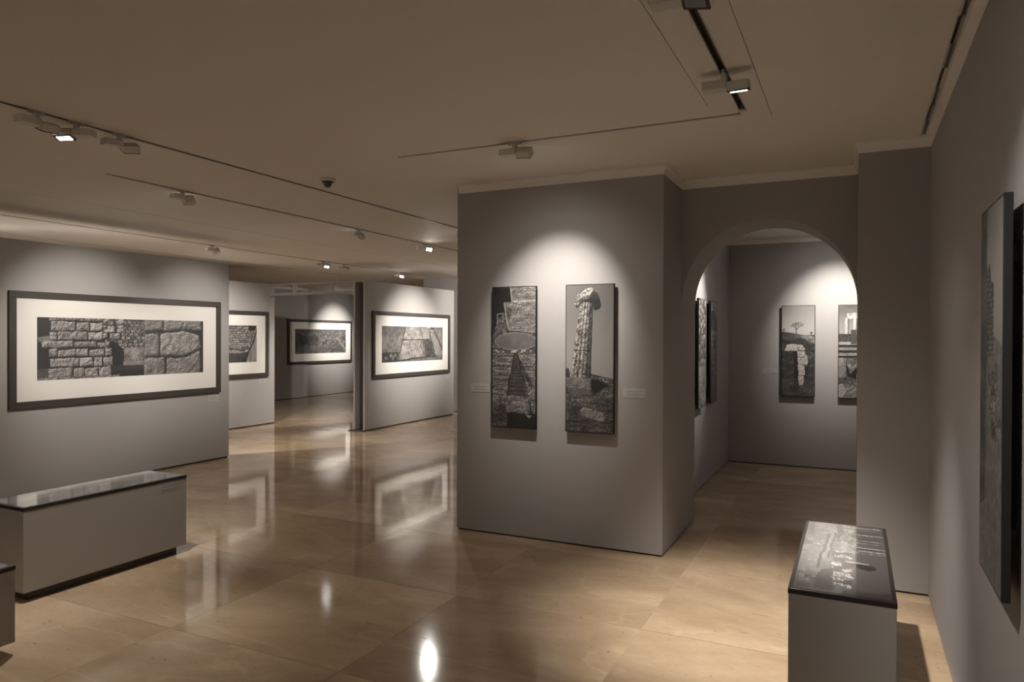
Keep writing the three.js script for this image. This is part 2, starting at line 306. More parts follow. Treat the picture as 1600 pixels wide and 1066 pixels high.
{ // overgrown hillside with ruins
  const p = new Pic(800, 253, (u, v) => v < 0.1 ? 0.4 - 0.2 * fbm(u * 20, v * 20, 3, 2) : ruin(u, v, 0.5, 6, 1.6, 14));
  p.poly([[0, 0.12], [0.2, 0.3], [0.45, 0.24], [0.4, 0.62], [0.1, 0.72], [0, 0.8]], (u, v) => ruin(u, v, 0.34, 8, 1.6, 14), 0.03);
  p.poly([[0.3, 0.12], [0.6, 0.1], [0.95, 0.1], [1, 0.4], [0.8, 0.5], [0.65, 0.8], [0.5, 0.6], [0.42, 0.3]], (u, v) => ruin(u, v, 0.55, 17, 1.6, 20), 0.03).poly([[0.08, 0.76], [0.5, 0.74], [0.7, 0.86], [0.3, 0.95], [0.04, 0.92]], (u, v) => 0.45 * (0.5 + 0.8 * fbm(u * 50, v * 30, 3, 9)), 0.01);
  for (let i = 0; i < 24; i++) p.line([[0.1 + i * 0.022, 0.62 + 0.05 * hash(i, 1, 1)], [0.1 + i * 0.022, 0.74]], 0.007, 0.5, i);
  p.line([[0.8, 0.36], [0.86, 0.5], [1, 0.86]], 0.03, 0.66, 3).line([[0.88, 0.58], [0.97, 0.98]], 0.015, 0.6, 5);
  pics.hill = p.tex();
}
{ // worn paving slabs in raking light
  const p = new Pic(800, 253, (u, v) => 0.5 * (0.55 + 0.8 * fbm(u * 30, v * 12, 5, 41)));
  p.poly([[0, 0], [0.35, 0], [0.3, 0.3], [0.1, 0.26], [0, 0.3]], (u, v) => 0.26 + 0.25 * fbm(u * 40, v * 14, 4, 43), 0.03).poly([[0, 0.72], [0.26, 0.74], [0.22, 1.1], [0, 1.1]], (u, v) => rubble(u, v, 7, 0.5, 47, 3), 0.01);
  p.poly([[0.37, 0.02], [0.6, 0.02], [0.64, 0.38], [0.32, 0.38]], (u, v) => 0.3 + 0.6 * ruin(u, v, 0.8, 48, 1.4, 12)).poly([[0.32, 0.38], [0.6, 0.38], [0.69, 0.86], [0.26, 0.93]], (u, v) => 0.3 + 0.62 * ruin(u, v, 0.8, 49, 1.4, 12)).poly([[0.6, 0.05], [0.74, 0.05], [0.76, 0.38], [0.64, 0.38]], (u, v) => 0.26 + 0.6 * ruin(u, v, 0.8, 50, 1.4, 12));
  p.poly([[0.64, 0.38], [0.76, 0.36], [0.86, 0.86], [0.7, 0.86]], (u, v) => rubble(u, v, 20, 0.42, 51, 3), 0.01).poly([[0.7, 0.02], [0.8, -0.05], [0.84, 0.14], [0.75, 0.18]], (u, v) => rubble(u, v, 9, 0.95, 52, 3), 0.01);
  p.poly([[0.76, 0.2], [0.82, 0.16], [0.9, 0.4], [0.985, 0.8], [0.86, 0.82]], (u, v) => 0.7 * (0.5 + 0.8 * fbm(u * 90, v * 8, 4, 53))).poly([[0.82, 0.1], [0.95, 0.1], [1.05, 0.3], [1.05, 0.7], [0.97, 0.58]], (u, v) => 0.62 * (0.5 + 0.8 * fbm(u * 90, v * 8, 4, 54)));
  p.line([[0.37, 0], [0.32, 0.38], [0.25, 1]], 0.016, 0.08, 2).line([[0.31, 0.385], [0.75, 0.38]], 0.012, 0.1, 3).line([[0, 0.74], [0.27, 0.72]], 0.016, 0.08, 4).line([[0.6, 0.02], [0.63, 0.38], [0.6, 0.55], [0.69, 0.86]], 0.012, 0.1, 5).line([[0.42, 0.4], [0.46, 0.72], [0.46, 0.9]], 0.007, 0.14, 6).line([[0.75, 0.16], [0.86, 0.84]], 0.022, 0.07, 7).line([[0.25, 0.94], [0.7, 0.86], [0.86, 0.86]], 0.016, 0.14, 8).line([[0.84, 0.14], [0.99, 0.66]], 0.018, 0.08, 9);
  pics.paving = p.tex();
}
const AV = 0.344;   // width over height of the upright panels
{ // theatre seen down its stairway
  const p = new Pic(372, 1082, (u, v) => v < 0.47 ? grass(u, v, 0.34, 60, AV) : ruin(u, v, 0.5, 61, AV));
  p.poly([[0, 0], [0.41, 0], [0.45, 0.12], [0.3, 0.13], [0.3, 0.2], [0.1, 0.22], [0.08, 0.28], [0, 0.3]], (u, v) => 0.05 + 0.05 * fbm(u * 9, v * 20, 3, 2), 0.02);
  p.poly([[0.4, -0.01], [1.01, -0.01], [1.01, 0.097], [0.45, 0.105]], (u, v) => 0.5 * masonry(u, v, 70, 12, 0.6, 62) + 0.7 * ruin(u, v, 0.6, 62, AV, 120)).poly([[0.27, 0.105], [1.01, 0.1], [1.01, 0.325], [0.4, 0.31], [0.33, 0.24]], (u, v) => 0.5 * masonry(u, v, 88, 9, 0.6, 63, 0.8) + 0.7 * ruin(u, v, 0.62, 63, AV, 160)).poly([[0.4, 0.0], [0.44, 0.0], [0.47, 0.105], [0.44, 0.105]], () => 0.7, 0.01).poly([[0.44, 0.095], [1, 0.09], [1, 0.102], [0.44, 0.11]], (u) => 0.6 + 0.35 * vn(u * 40, 1, 3));
  p.poly([[0.27, 0.13], [0.46, 0.16], [0.42, 0.22], [0.36, 0.24]], (u, v) => 0.2 + 0.3 * fbm(u * 12, v * 60, 3, 3), 0.02).line([[0.11, 0.26], [0.11, 0.19], [0.24, 0.185], [0.24, 0.25]], 0.004, 0.6, 3).line([[0.27, 0.11], [0.33, 0.25], [0.4, 0.3]], 0.005, 0.68, 4).line([[0.0, 0.35], [0.25, 0.27]], 0.004, 0.45, 6);
  const el = (rx, ry, cy = 0.386) => Array.from({ length: 40 }, (_, i) => [0.55 + rx * Math.cos(i / 20 * Math.PI), cy + ry * Math.sin(i / 20 * Math.PI)]);
  p.poly(el(0.5, 0.064), (u, v) => 0.75 * (0.6 + 0.5 * vn(u * 40, v * 60, 3)), 0.004).poly(el(0.47, 0.059), (u, v) => 0.4 + 0.12 * fbm(u * 8, v * 30, 3, 5));
  p.poly(quad(0, 1, 0.447, 0.466), (u, v) => 0.3 + 0.6 * sm(0.45, 0.7, fbm(u * 20, v * 60, 3, 6)), 0.01);
  p.poly([[0, 0.47], [0.5, 0.47], [0.33, 0.8], [0, 0.84]], (u, v) => ruin(u, v, 0.62, 64, AV, 90)).poly([[0.58, 0.47], [1, 0.47], [1, 0.9], [0.86, 0.86]], (u, v) => ruin(u, v, 0.7, 65, AV, 90));
  p.poly([[0.52, 0.47], [0.58, 0.47], [0.82, 0.79], [0.34, 0.79]], (u, v) => 0.17 + (0.2 * sm(0.2, 0.9, Math.sin((v - 0.47) * (v - 0.47) * -400 + v * 420)) + 0.1) * fbm(u * 16, v * 40, 4, 1), 0.008);
  for (const y of [0.56, 0.655]) p.line([[0, y], [0.44, y]], 0.002, 0.12, 9).line([[0.66, y], [1, y]], 0.002, 0.12, 10);
  p.line([[0.51, 0.47], [0.3, 0.86]], 0.004, 0.09, 11, 0.02).line([[0.58, 0.47], [0.95, 0.93]], 0.004, 0.09, 12, 0.02).poly([[0.6, 0.49], [0.72, 0.56], [0.96, 0.7], [0.9, 0.72], [0.7, 0.6]], (u, v, e, old) => old * 0.5, 0.02);
  p.poly(quad(0.32, 0.85, 0.775, 0.9), (u, v) => ruin(u, v, 0.62, 66, AV), 0.04).poly(quad(-0.1, 1.1, 0.9, 1.1), (u, v) => u < 0.35 ? ruin(u, v, 0.4, 67, AV) : 0.07 + 0.05 * fbm(u * 9, v * 20, 2, 4), 0.07).poly([[0.78, 0.905], [0.92, 0.91], [0.86, 0.93]], () => 0.7);
  pics.theatre = p.tex();
}
{ // leaning fluted column
  const p = new Pic(372, 1082, (u, v) => 0.4 + 0.26 * sm(0, 0.62, v) + 0.08 * sm(0.6, 0, u) + 0.02 * vn(u * 120, v * 300, 1));
  p.poly([[-0.1, 0.63], [0.5, 0.6], [1.1, 0.64], [1.1, 1.1], [-0.1, 1.1]], (u, v) => ruin(u, v, v < 0.8 ? 0.42 : 0.36, 70, AV, 60) + 0.2 * rubble(u, v, 26, 0.5, 72, AV), 0.01);
  p.poly([[0.0, 0.57], [0.06, 0.565], [0.12, 0.63], [0, 0.63]], (u, v) => grass(u, v, 0.3, 5, AV), 0.02);
  p.poly([[0.31, 0.115], [0.57, 0.11], [0.53, 0.632], [0.075, 0.632]], (u, v, e) => {
    const l = mix(0.31, 0.075, (v - 0.11) / 0.52), r = mix(0.57, 0.53, (v - 0.11) / 0.52), t = (u - l) / (r - l), f = Math.pow(Math.abs(Math.sin(t * 6.5 * Math.PI * 0.75 + 0.4)), 0.7), worn = fbm(u * 26, v * 66, 4, 73);
    return (0.98 - 0.7 * sm(0.5, 1.02, t)) * (0.2 + 0.8 * Math.max(f, sm(0.4, 0.1, t) * 0.75)) * (0.45 + 0.7 * fbm(u * 40, v * 110, 4, 75) + 0.9 * (fbm(u * 30 + 0.3, v * 85 + 0.5, 4, 75) - fbm(u * 30, v * 85, 4, 75))) * (1 - 0.6 * sm(0.55, 0.68, worn)) * (Math.abs(v - 0.445) < 0.004 ? 0.4 : 1);
  }, 0.012, 8, 4);
  p.poly([[0.17, 0.12], [0.19, 0.085], [0.25, 0.06], [0.33, 0.05], [0.4, 0.032], [0.52, 0.014], [0.57, 0.03], [0.58, 0.045], [0.66, 0.055], [0.7, 0.085], [0.74, 0.14], [0.71, 0.16], [0.63, 0.172], [0.58, 0.165], [0.56, 0.13], [0.46, 0.115], [0.36, 0.118], [0.3, 0.135], [0.25, 0.162], [0.2, 0.145]], (u, v) => {
    const lit = sm(0.62, 0.5, u + (v - 0.05) * 2.6), top = sm(0.085, 0.055, v - 0.05 * (0.5 - u)), band = 0.5 + 0.5 * Math.sin((v * 150 + 6 * fbm(u * 6, v * 14, 2, 3)));
    return (0.16 + 0.62 * lit * (0.45 + 0.55 * top) + 0.12 * band * lit) * (0.55 + 0.7 * fbm(u * 30, v * 80, 4, 76) + 2.6 * (fbm(u * 20 + 0.3, v * 56 + 0.5, 4, 76) - fbm(u * 20, v * 56, 4, 76))) * (1 - 0.55 * sm(0.085, 0.11, v) * sm(0.24, 0.34, u));
  }, 0.012, 9, 6);
  stone(p, [[-0.05, 0.635], [0.54, 0.635], [0.54, 0.72], [-0.05, 0.7]], 0.55, 77, 0.004, 0.01, 40);
  p.poly([[0.54, 0.635], [0.74, 0.65], [0.9, 0.68], [0.62, 0.74], [0.54, 0.72]], () => 0.07, 0.01).poly([[0.78, 0.63], [0.88, 0.632], [0.9, 0.66], [0.8, 0.66]], (u, v) => rubble(u, v, 60, 1.2, 78, AV), 0.01);
  stone(p, [[0.3, 0.85], [0.4, 0.83], [0.8, 0.865], [0.84, 0.9], [0.82, 0.935], [0.34, 0.89]], 0.62, 79, 0.01, 0.012, 50);
  pics.column = p.tex();
}
function bareTree(p, u, v, len, ang, wd, dep, s) {
  if (dep === 0) return; const u2 = u + Math.sin(ang) * len / AV, v2 = v - Math.cos(ang) * len; p.line([[u, v], [u2, v2]], wd, 0.2, s, 0.006);
  for (let k = 0; k < 3; k++) bareTree(p, u2, v2, len * (0.62 + 0.2 * hash(s, k, 3)), ang + (k - 1) * 0.5 + 0.4 * (hash(s, k, 4) - 0.5), wd * 0.62, dep - 1, s * 3 + k + 1);
}
{ // bare tree above a fallen column
  const p = new Pic(372, 1082, (u, v) => 0.62 + 0.22 * sm(0, 0.3, v) + 0.01 * vn(u * 200, v * 500, 1));
  bareTree(p, 0.44, 0.31, 0.045, 0, 0.004, 6, 3); bareTree(p, 0.05, 0.29, 0.014, 0.1, 0.003, 4, 5); bareTree(p, 0.9, 0.32, 0.012, 0, 0.004, 4, 8);
  p.poly([[-0.1, 0.28], [0.3, 0.3], [0.7, 0.325], [1.1, 0.32], [1.1, 1.1], [-0.1, 1.1]], (u, v) => ruin(u, v, 0.34, 81, AV, 30), 0.01).poly([[0.55, 0.33], [1.1, 0.335], [1.1, 0.43], [0.8, 0.39]], (u, v) => ruin(u, v, 0.8, 82, AV), 0.02).poly([[0, 0.38], [0.6, 0.36], [1, 0.44], [0.6, 0.43], [0, 0.41]], (u, v) => grass(u, v, 0.18, 8, AV), 0.02);
  p.poly([[0.35, 0.5], [0.5, 0.5], [0.55, 0.88], [0.4, 0.88]], () => 0.06, 0.01).poly([[0.7, 0.6], [0.86, 0.62], [0.74, 0.8], [0.62, 0.86]], () => 0.07, 0.01);
  stone(p, [[0.08, 0.5], [0.16, 0.43], [0.32, 0.42], [0.46, 0.425], [0.5, 0.5]], 0.98, 83, 0.008, 0.008, 40); stone(p, [[0.46, 0.43], [0.62, 0.43], [0.73, 0.48], [0.68, 0.5], [0.52, 0.49]], 0.92, 84, 0.008, 0.008, 40);
  let s = 85; for (const [a, b] of [[0.5, 0.57], [0.572, 0.65], [0.652, 0.77], [0.772, 0.88]]) { const c = (v) => 0.47 + 0.12 * (v - 0.5), w = (v) => 0.24 - 0.2 * (v - 0.5); stone(p, [[c(a), a], [c(a) + w(a), a + 0.004], [c(b) + w(b) + 0.05 * Math.sin((b - 0.5) * 9), b], [c(b) + 0.02, b]], 0.92, s++, 0.006, 0.008, 46); }
  stone(p, [[0.68, 0.52], [0.78, 0.55], [0.82, 0.62], [0.76, 0.68], [0.7, 0.62]], 0.8, 90, 0.01, 0.01, 40);
  p.poly(quad(0, 1, 0.8, 1), (u, v, e, old) => Math.max(old, 0.8 * ruin(u, v, 0.4, 91, AV)));
  pics.fallen = p.tex();
}
{ // temple colonnade above boulders
  const p = new Pic(372, 1082, (u, v) => 0.5 + 0.25 * sm(0.05, 0.3, v) - 0.2 * fbm(u * 3, v * 12, 3, 3) * sm(0.15, 0, v));
  p.poly(quad(-0.1, 1.1, 0.31, 0.4), (u, v) => grass(u, v, 0.28, 92, AV), 0.02).poly(quad(-0.1, 1.1, 0.395, 0.425), (u, v) => 0.72 + 0.2 * fbm(u * 20, v * 40, 2, 4)).poly([[0.24, 0.085], [1.1, 0.07], [1.1, 0.15], [0.24, 0.148]], (u, v) => 0.95 * (0.45 + 0.85 * rough(u, v, 26, 93, AV)), 0.012);
  const col = (a, b, v0, v1, t, s) => p.poly(quad(a, b, v0, v1), (u, v) => t * (1.1 - 0.75 * sm(0.35, 1, (u - a) / (b - a))) * (0.6 + 0.6 * fbm(u * 30, v * 40, 3, s)), 0.008);
  col(0.18, 0.29, 0.14, 0.31, 1.1, 94); col(0.42, 0.53, 0.14, 0.27, 1.1, 95); col(0.68, 0.79, 0.14, 0.31, 1.1, 96); col(0.9, 1, 0.14, 0.31, 1.1, 97);
  for (const [a, t] of [[0.35, 0.3], [0.52, 0.24], [0.7, 0.3]]) p.poly(quad(a, a + 0.16, 0.27 - 0.02 * t, 0.42), (u) => t * (0.35 + Math.abs(Math.sin(u * 90))), 0.006);
  p.poly(quad(-0.1, 1.1, 0.425, 0.58), (u, v) => { const k = Math.floor((v - 0.425) / 0.03) % 2; return (k ? 0.72 : 0.16) * (0.6 + 0.7 * fbm(u * 12, v * 50, 3, 98)); }, 0.012);
  p.poly(quad(-0.1, 1.1, 0.57, 1.1), (u, v) => 0.25 * rubble(u, v, 15, 0.9, 99, AV) + ruin(u, v, 0.55, 99, AV, 20), 0.02).poly([[0.2, 0.62], [0.34, 0.74], [0.55, 0.66], [0.5, 0.8], [0.24, 0.76]], () => 0.05, 0.02);
  stone(p, [[-0.05, 0.57], [0.14, 0.56], [0.24, 0.7], [0.1, 0.8], [-0.05, 0.76]], 0.75, 121, 0.02, 0.02, 24); stone(p, [[-0.05, 0.86], [0.14, 0.84], [0.25, 0.93], [0.16, 1.02], [-0.05, 1.02]], 0.8, 122, 0.02, 0.02, 24); stone(p, [[0.28, 0.95], [0.5, 0.89], [0.8, 0.92], [0.9, 1.05], [0.26, 1.05]], 0.66, 123, 0.02, 0.02, 24);
  pics.temple = p.tex();
}
{ // tangled masonry, and a ruin below a dark mountain
  const p = new Pic(260, 756, (u, v) => rubble(u, v, 16, 0.52, 131, AV) + 0.2 * rough(u, v, 30, 132, AV));
  p.poly(quad(0, 1, 0.62, 1), (u, v) => grass(u, v, 0.5, 133, AV), 0.03); pics.tangle = p.tex();
  const q = new Pic(260, 756, (u, v) => 0.6 - 0.3 * v);
  q.poly([[-0.1, 0.1], [0.35, 0.08], [0.7, 0.15], [1.1, 0.17], [1.1, 0.28], [-0.1, 0.28]], (u, v) => grass(u, v, 0.22, 134, AV), 0.01).poly(quad(-0.1, 1.1, 0.27, 1.1), (u, v) => 0.3 + 0.25 * rough(u, v, 16, 135, AV));
  q.poly([[0.2, 0.29], [0.9, 0.29], [0.9, 0.33], [0.2, 0.33]], () => 0.66, 0.01).poly([[0.2, 0.36], [0.85, 0.35], [0.8, 0.8], [0.25, 0.85]], (u, v) => masonry(u, v, 34, 6, 0.62, 136), 0.02).poly([[0.45, 0.38], [0.7, 0.38], [0.68, 0.46], [0.46, 0.46]], () => 0.12, 0.02); pics.gateRuin = q.tex();
}
{ // castle under a pale sky, dark slope below
  const p = new Pic(372, 1082, (u, v) => 0.5 + 0.1 * sm(0, 0.2, v) + 0.02 * fbm(u * 8, v * 20, 3, 3));
  p.poly([[-0.1, 0.3], [0.5, 0.33], [1.1, 0.38], [1.1, 1.1], [-0.1, 1.1]], (u, v) => 0.22 + 0.3 * grass(u, v, 0.55, 141, AV) + 0.12 * rough(u, v, 24, 142, AV), 0.03);
  p.poly([[0.3, 0.17], [0.36, 0.165], [0.42, 0.15], [0.5, 0.2], [0.62, 0.21], [0.62, 0.4], [0.3, 0.4]], (u, v) => masonry(u, v, 70, 14, 0.4, 143), 0.006).poly([[-0.1, -0.1], [0.3, -0.1], [0.31, 0.4], [0.26, 0.8], [-0.1, 0.85]], (u, v) => 0.1 + 0.45 * ruin(u, v, 0.55, 144, AV, 30), 0.012);
  p.poly([[0.35, 0.45], [0.8, 0.42], [1, 0.6], [0.6, 0.62]], (u, v) => ruin(u, v, 0.5, 145, AV, 30), 0.05); pics.castle = p.tex();
}
// bench prints: u runs along the bench, v across it; the nearest bench shows a ruined street with columns lying across the view
{
  const p = new Pic(840, 290, (u, v) => 0.34 + 0.03 * fbm(u * 10, v * 4, 3, 3));   // u: far to near, v: 0 at the wall side, 1 at the room side
  p.poly(quad(-0.1, 1.1, 0.5, 1.1), (u, v) => 0.3 + 0.28 * fbm(u * 20, v * 20, 4, 151));
  p.poly(quad(-0.02, 0.42, 0.42, 1.1), (u, v) => 0.25 + 0.6 * ruin(u, v, 0.6, 152, 1.5, 12), 0.03);
  p.poly([[0.44, 0.66], [0.8, 0.78], [0.78, 1.05], [0.42, 1.05]], (u, v) => 0.4 + 0.3 * fbm(u * 60, v * 40, 3, 153), 0.02).poly([[0.84, 0.78], [1, 0.72], [1, 1.05], [0.82, 1.05]], (u, v) => ruin(u, v, 0.5, 154, 1.2, 14), 0.02).poly([[0.7, 0.55], [1, 0.6], [0.96, 0.78], [0.75, 0.78]], () => 0.1, 0.02);
  p.poly([[0.12, 0.62], [0.6, 0.7], [0.68, 0.82], [0.2, 0.72]], (u, v) => 0.5 + 0.2 * fbm(u * 30, v * 60, 3, 155), 0.012).poly([[0.2, 0.68], [0.72, 0.76], [0.74, 0.8], [0.2, 0.72]], () => 0.14, 0.01).poly([[0.16, 0.6], [0.55, 0.66], [0.6, 0.69], [0.16, 0.63]], () => 0.16, 0.01);
  for (const [u, w, a, t] of [[0.03, 0.012, 0.02, 0.85], [0.075, 0.01, 0.02, 0.6], [0.12, 0.014, 0.0, 0.3], [0.155, 0.016, 0.0, 0.75], [0.21, 0.012, 0.2, 0.35], [0.26, 0.008, 0.02, 0.8], [0.282, 0.01, 0.02, 0.25], [0.3, 0.008, 0.05, 0.7], [0.37, 0.01, 0.0, 0.85], [0.395, 0.008, 0.0, 0.3], [0.42, 0.01, 0.0, 0.82], [0.45, 0.007, 0.0, 0.7]]) p.poly([[u, a], [u + w, a], [u + w * 1.2, 0.55], [u - w * 0.2, 0.55]], (x, y) => t * (0.7 + 0.5 * vn(x * 90, y * 40, 3)), 0.004);
  p.poly(quad(0.06, 0.5, 0.36, 0.56), (u, v) => ruin(u, v, 0.75, 156, 1.2, 14), 0.03).poly(quad(0.46, 0.92, 0.4, 0.62), (u, v) => { const k = masonry(v, u, 16, 7, 0.9, 157, 1.2); return fbm(u * 22, v * 9, 2, 5) > 0.52 ? k : 0.14; }, 0.02).poly([[0.62, 0.15], [0.66, 0.12], [0.7, 0.2], [0.65, 0.46], [0.61, 0.46]], () => 0.12, 0.006).poly([[0.6, 0.22], [0.615, 0.2], [0.615, 0.46], [0.59, 0.46]], () => 0.75, 0.004).poly([[0.93, 0], [1.1, 0], [1.1, 0.5], [0.96, 0.5]], () => 0.18, 0.01);
  pics.street = p.tex();
  const q = new Pic(560, 196, (u, v) => 0.2 + 0.35 * sm(0.35, 0.75, fbm(u * 9, v * 5, 4, 161)) + 0.15 * fbm(u * 60, v * 26, 3, 162));
  q.poly([[0, 0.6], [0.4, 0.5], [1, 0.65], [1, 1], [0, 1]], (u, v) => rubble(u, v, 14, 0.55, 163, 3), 0.02); pics.plain = q.tex();
  const s = new Pic(420, 147, (u, v) => 0.18 + 0.3 * fbm(u * 20, v * 8, 4, 165)); s.poly([[0, 0.4], [1, 0.5], [1, 1], [0, 1]], (u, v) => grass(u, v, 0.5, 166, 3), 0.02); pics.field = s.tex();
}
const printMat = (t, r, extra) => new THREE.MeshPhysicalMaterial({ map: t, roughness: r, ...extra });

// ---------------------------------------------------------------- framed photographs on the partitions (2.56 x 1.165 m)
function framed(label, r, dc, tex) {
  const W = 2.56, H = 1.165, B = 0.068, g = thing('framed_photograph', label, 'picture', V(r, 0.872 + H / 2, dc), 'wide framed photographs');
  const bar = (w, h, x, y) => mesh('frame_bar', rbox(0.034, h, w, 0.003, 0.017, y, x), M.frame, g);
  bar(W, B, 0, H / 2 - B / 2); bar(W, B, 0, -H / 2 + B / 2); bar(B, H - 2 * B, W / 2 - B / 2, 0); bar(B, H - 2 * B, -W / 2 + B / 2, 0);
  const iw = W - 2 * B, ih = H - 2 * B, pw = 2.024, ph = 0.642, py = 0.008;
  // mat with its window cut out
  const s = new THREE.Shape([[-iw / 2, -ih / 2], [iw / 2, -ih / 2], [iw / 2, ih / 2], [-iw / 2, ih / 2]].map((a) => new THREE.Vector2(...a)));
  s.holes.push(new THREE.Path([[-pw / 2, py - ph / 2], [-pw / 2, py + ph / 2], [pw / 2, py + ph / 2], [pw / 2, py - ph / 2]].map((a) => new THREE.Vector2(...a))));
  mesh('mat', new THREE.ExtrudeGeometry(s, { depth: 0.003, bevelEnabled: false }).rotateY(Math.PI / 2).translate(0.014, 0, 0), M.mat, g);
  mesh('print', new THREE.BoxGeometry(pw + 0.04, ph + 0.04, 0.002).rotateY(Math.PI / 2).translate(0.0125, py, 0), printMat(tex, 0.6), g);
  mesh('glass_pane', new THREE.PlaneGeometry(iw + 0.004, ih + 0.004).rotateY(Math.PI / 2).translate(0.0225, 0, 0), M.glass, g);
  mesh('backing', box(0.01, H - 0.03, W - 0.03, 0.006, 0, 0), M.batten, g);
  return g;
}
framed('wide framed photograph of two massive stone piers on the left partition', LWR, 5.385, pics.masonry);
framed('wide framed photograph with a raking plank, half hidden by the left partition', MWR, 8.41, pics.plank);
framed('wide framed photograph of an overgrown hillside, farthest away, seen through the opening', R0, 15.07, pics.hill);
framed('wide framed photograph of worn paving slabs beside the hollow-ended partition', LWR, 11.17, pics.paving);

// ---------------------------------------------------------------- frameless upright panels (0.385 x 1.12 m), held off the wall
function panel(label, pos, turn, tex) {
  const W = 0.386, H = 1.122, g = thing('photo_panel', label, 'picture', pos, 'upright photo panels'); g.rotation.y = turn;
  mesh('panel_edge', rbox(W, H, 0.022, 0.002, 0, 0, 0.04), M.panelEdge, g);
  mesh('print', new THREE.PlaneGeometry(W - 0.012, H - 0.012).translate(0, 0, 0.0514), printMat(tex, 0.5, { specularIntensity: 0.6 }), g);
  mesh('hanging_batten', box(W * 0.5, 0.05, 0.03, 0, H * 0.36, 0.0145), M.batten, g);
  mesh('hanging_batten', box(W * 0.5, 0.05, 0.03, 0, -H * 0.36, 0.0145), M.batten, g);
}
const PY = 1.438;
panel('upright photo panel of an ancient theatre with a stairway, left on the middle block', V(-2.436, PY, CD), 0, pics.theatre);
panel('upright photo panel of a leaning fluted column on the middle block', V(-1.804, PY, CD), 0, pics.column);
panel('upright photo panel of a bare tree over a fallen column, seen through the arch', V(-0.639, PY, IB), 0, pics.fallen);
panel('upright photo panel of a temple colonnade, cut off by the pilaster beside the arch', V(0.004, PY, IB), 0, pics.temple);
panel('upright photo panel seen edge-on through the arch, nearer of two on that wall', V(IL, PY, 7.466), Math.PI / 2, pics.tangle);
panel('upright photo panel with pale sky, seen edge-on through the arch, farther of two', V(IL, PY, 8.135), Math.PI / 2, pics.gateRuin);
panel('upright photo panel of a castle on the right wall at the picture edge', V(RW, PY, 2.525), -Math.PI / 2, pics.castle);

// ---------------------------------------------------------------- caption plates (two short lines of print, too small to read)
const captionTex = dataTex(256, 96, (x, y) => {
  const yy = 95 - y; let v = 0.44;
  for (const [y0, a, b, k] of [[26, 26, 226, 0], [34, 60, 190, 1], [60, 30, 220, 2], [68, 50, 204, 3]]) if (yy >= y0 && yy < y0 + 5 && x > a && x < b && vn(x / 2.2, k * 7, 3) > 0.36 && vn(x / 9, k * 5, 8) > 0.2) v = 0.2;
  return [enc(v), enc(v * 0.975), enc(v * 0.95)];
}, true);
const captionMat = printMat(captionTex, 0.4);
function caption(label, pos, turn, w, h) {
  const g = thing('caption_plate', label, 'label', pos, 'picture captions'); g.rotation.y = turn;
  mesh('plate', box(w, h, 0.003, 0, 0, 0.0015), M.plate, g);
  mesh('lettering', new THREE.PlaneGeometry(w - 0.004, h - 0.004).translate(0, 0, 0.0034), captionMat, g);
}
caption('small pale caption plate left of the theatre panel', V(-2.765, 1.182, CD), 0, 0.17, 0.07);
caption('small pale caption plate right of the column panel', V(-1.474, 1.187, CD), 0, 0.165, 0.07);
caption('small pale caption plate left of the bare tree panel', V(-0.972, 1.184, IB), 0, 0.17, 0.07);
caption('small pale caption plate below the stone piers photograph', V(LWR, 0.797, 6.565), Math.PI / 2, 0.17, 0.085);
caption('small pale caption plate below the raking plank photograph', V(MWR, 0.797, 9.583), Math.PI / 2, 0.17, 0.085);
caption('small pale caption plate below the paving photograph', V(LWR, 0.797, 12.36), Math.PI / 2, 0.17, 0.085);

// ---------------------------------------------------------------- display benches
function bench(label, r0, r1, d0, d1, H, tex, flip, text) {
  const L = d1 - d0, W = r1 - r0, K = 0.06, T = 0.022, g = thing('display_bench', label, 'bench', V((r0 + r1) / 2, 0, (d0 + d1) / 2), 'photo benches');
  mesh('toe_kick', box(W - 0.09, K + 0.004, L - 0.1, 0, (K + 0.004) / 2, 0), M.toe, g);
  mesh('body', rbox(W, H - T - K, L, 0.003, 0, (H - T + K) / 2, 0), M.bench, g);
  mesh('top_frame', rbox(W + 0.004, T, L + 0.004, 0.002, 0, H - T / 2, 0), M.benchEdge, g);
  const pg = new THREE.PlaneGeometry(L - 0.03, W - 0.03).rotateX(-Math.PI / 2).rotateY(flip ? Math.PI / 2 : -Math.PI / 2).translate(0, H + 0.0008, 0);
  mesh('print', pg, printMat(tex, 0.22, { clearcoat: 1, clearcoatRoughness: 0.06 }), g);
  if (text) mesh('lettering', new THREE.PlaneGeometry(0.2, 0.05).rotateY(Math.PI / 2).translate(W / 2 + 0.0008, H - 0.07, -L / 2 + 0.12), benchText, g);
}
const benchText = printMat(dataTex(256, 64, (x, y) => {
  let v = 1; const yy = 63 - y;
  for (const [y0, a, b, k] of [[8, 10, 246, 0], [16, 30, 200, 1], [38, 14, 240, 2], [46, 20, 180, 3]]) if (yy >= y0 && yy < y0 + 5 && x > a && x < b && vn(x / 2.2, k * 9, 5) > 0.38) v = 0.35;
  return [enc(0.4 * v), enc(0.378 * v), enc(0.35 * v)];
}, true), 0.6);
bench('long low display bench with black-edged print top, before the left partition', -4.852, -4.448, 2.545, 3.69, 0.572, pics.plain, true, true);
bench('lower display bench cut off at the left picture edge', -4.19, -3.79, 1.0, 2.13, 0.445, pics.field, true);
bench('display bench with ruined street print beside the right wall', -0.244, 0.15, 3.128, 4.33, 0.572, pics.street, false);

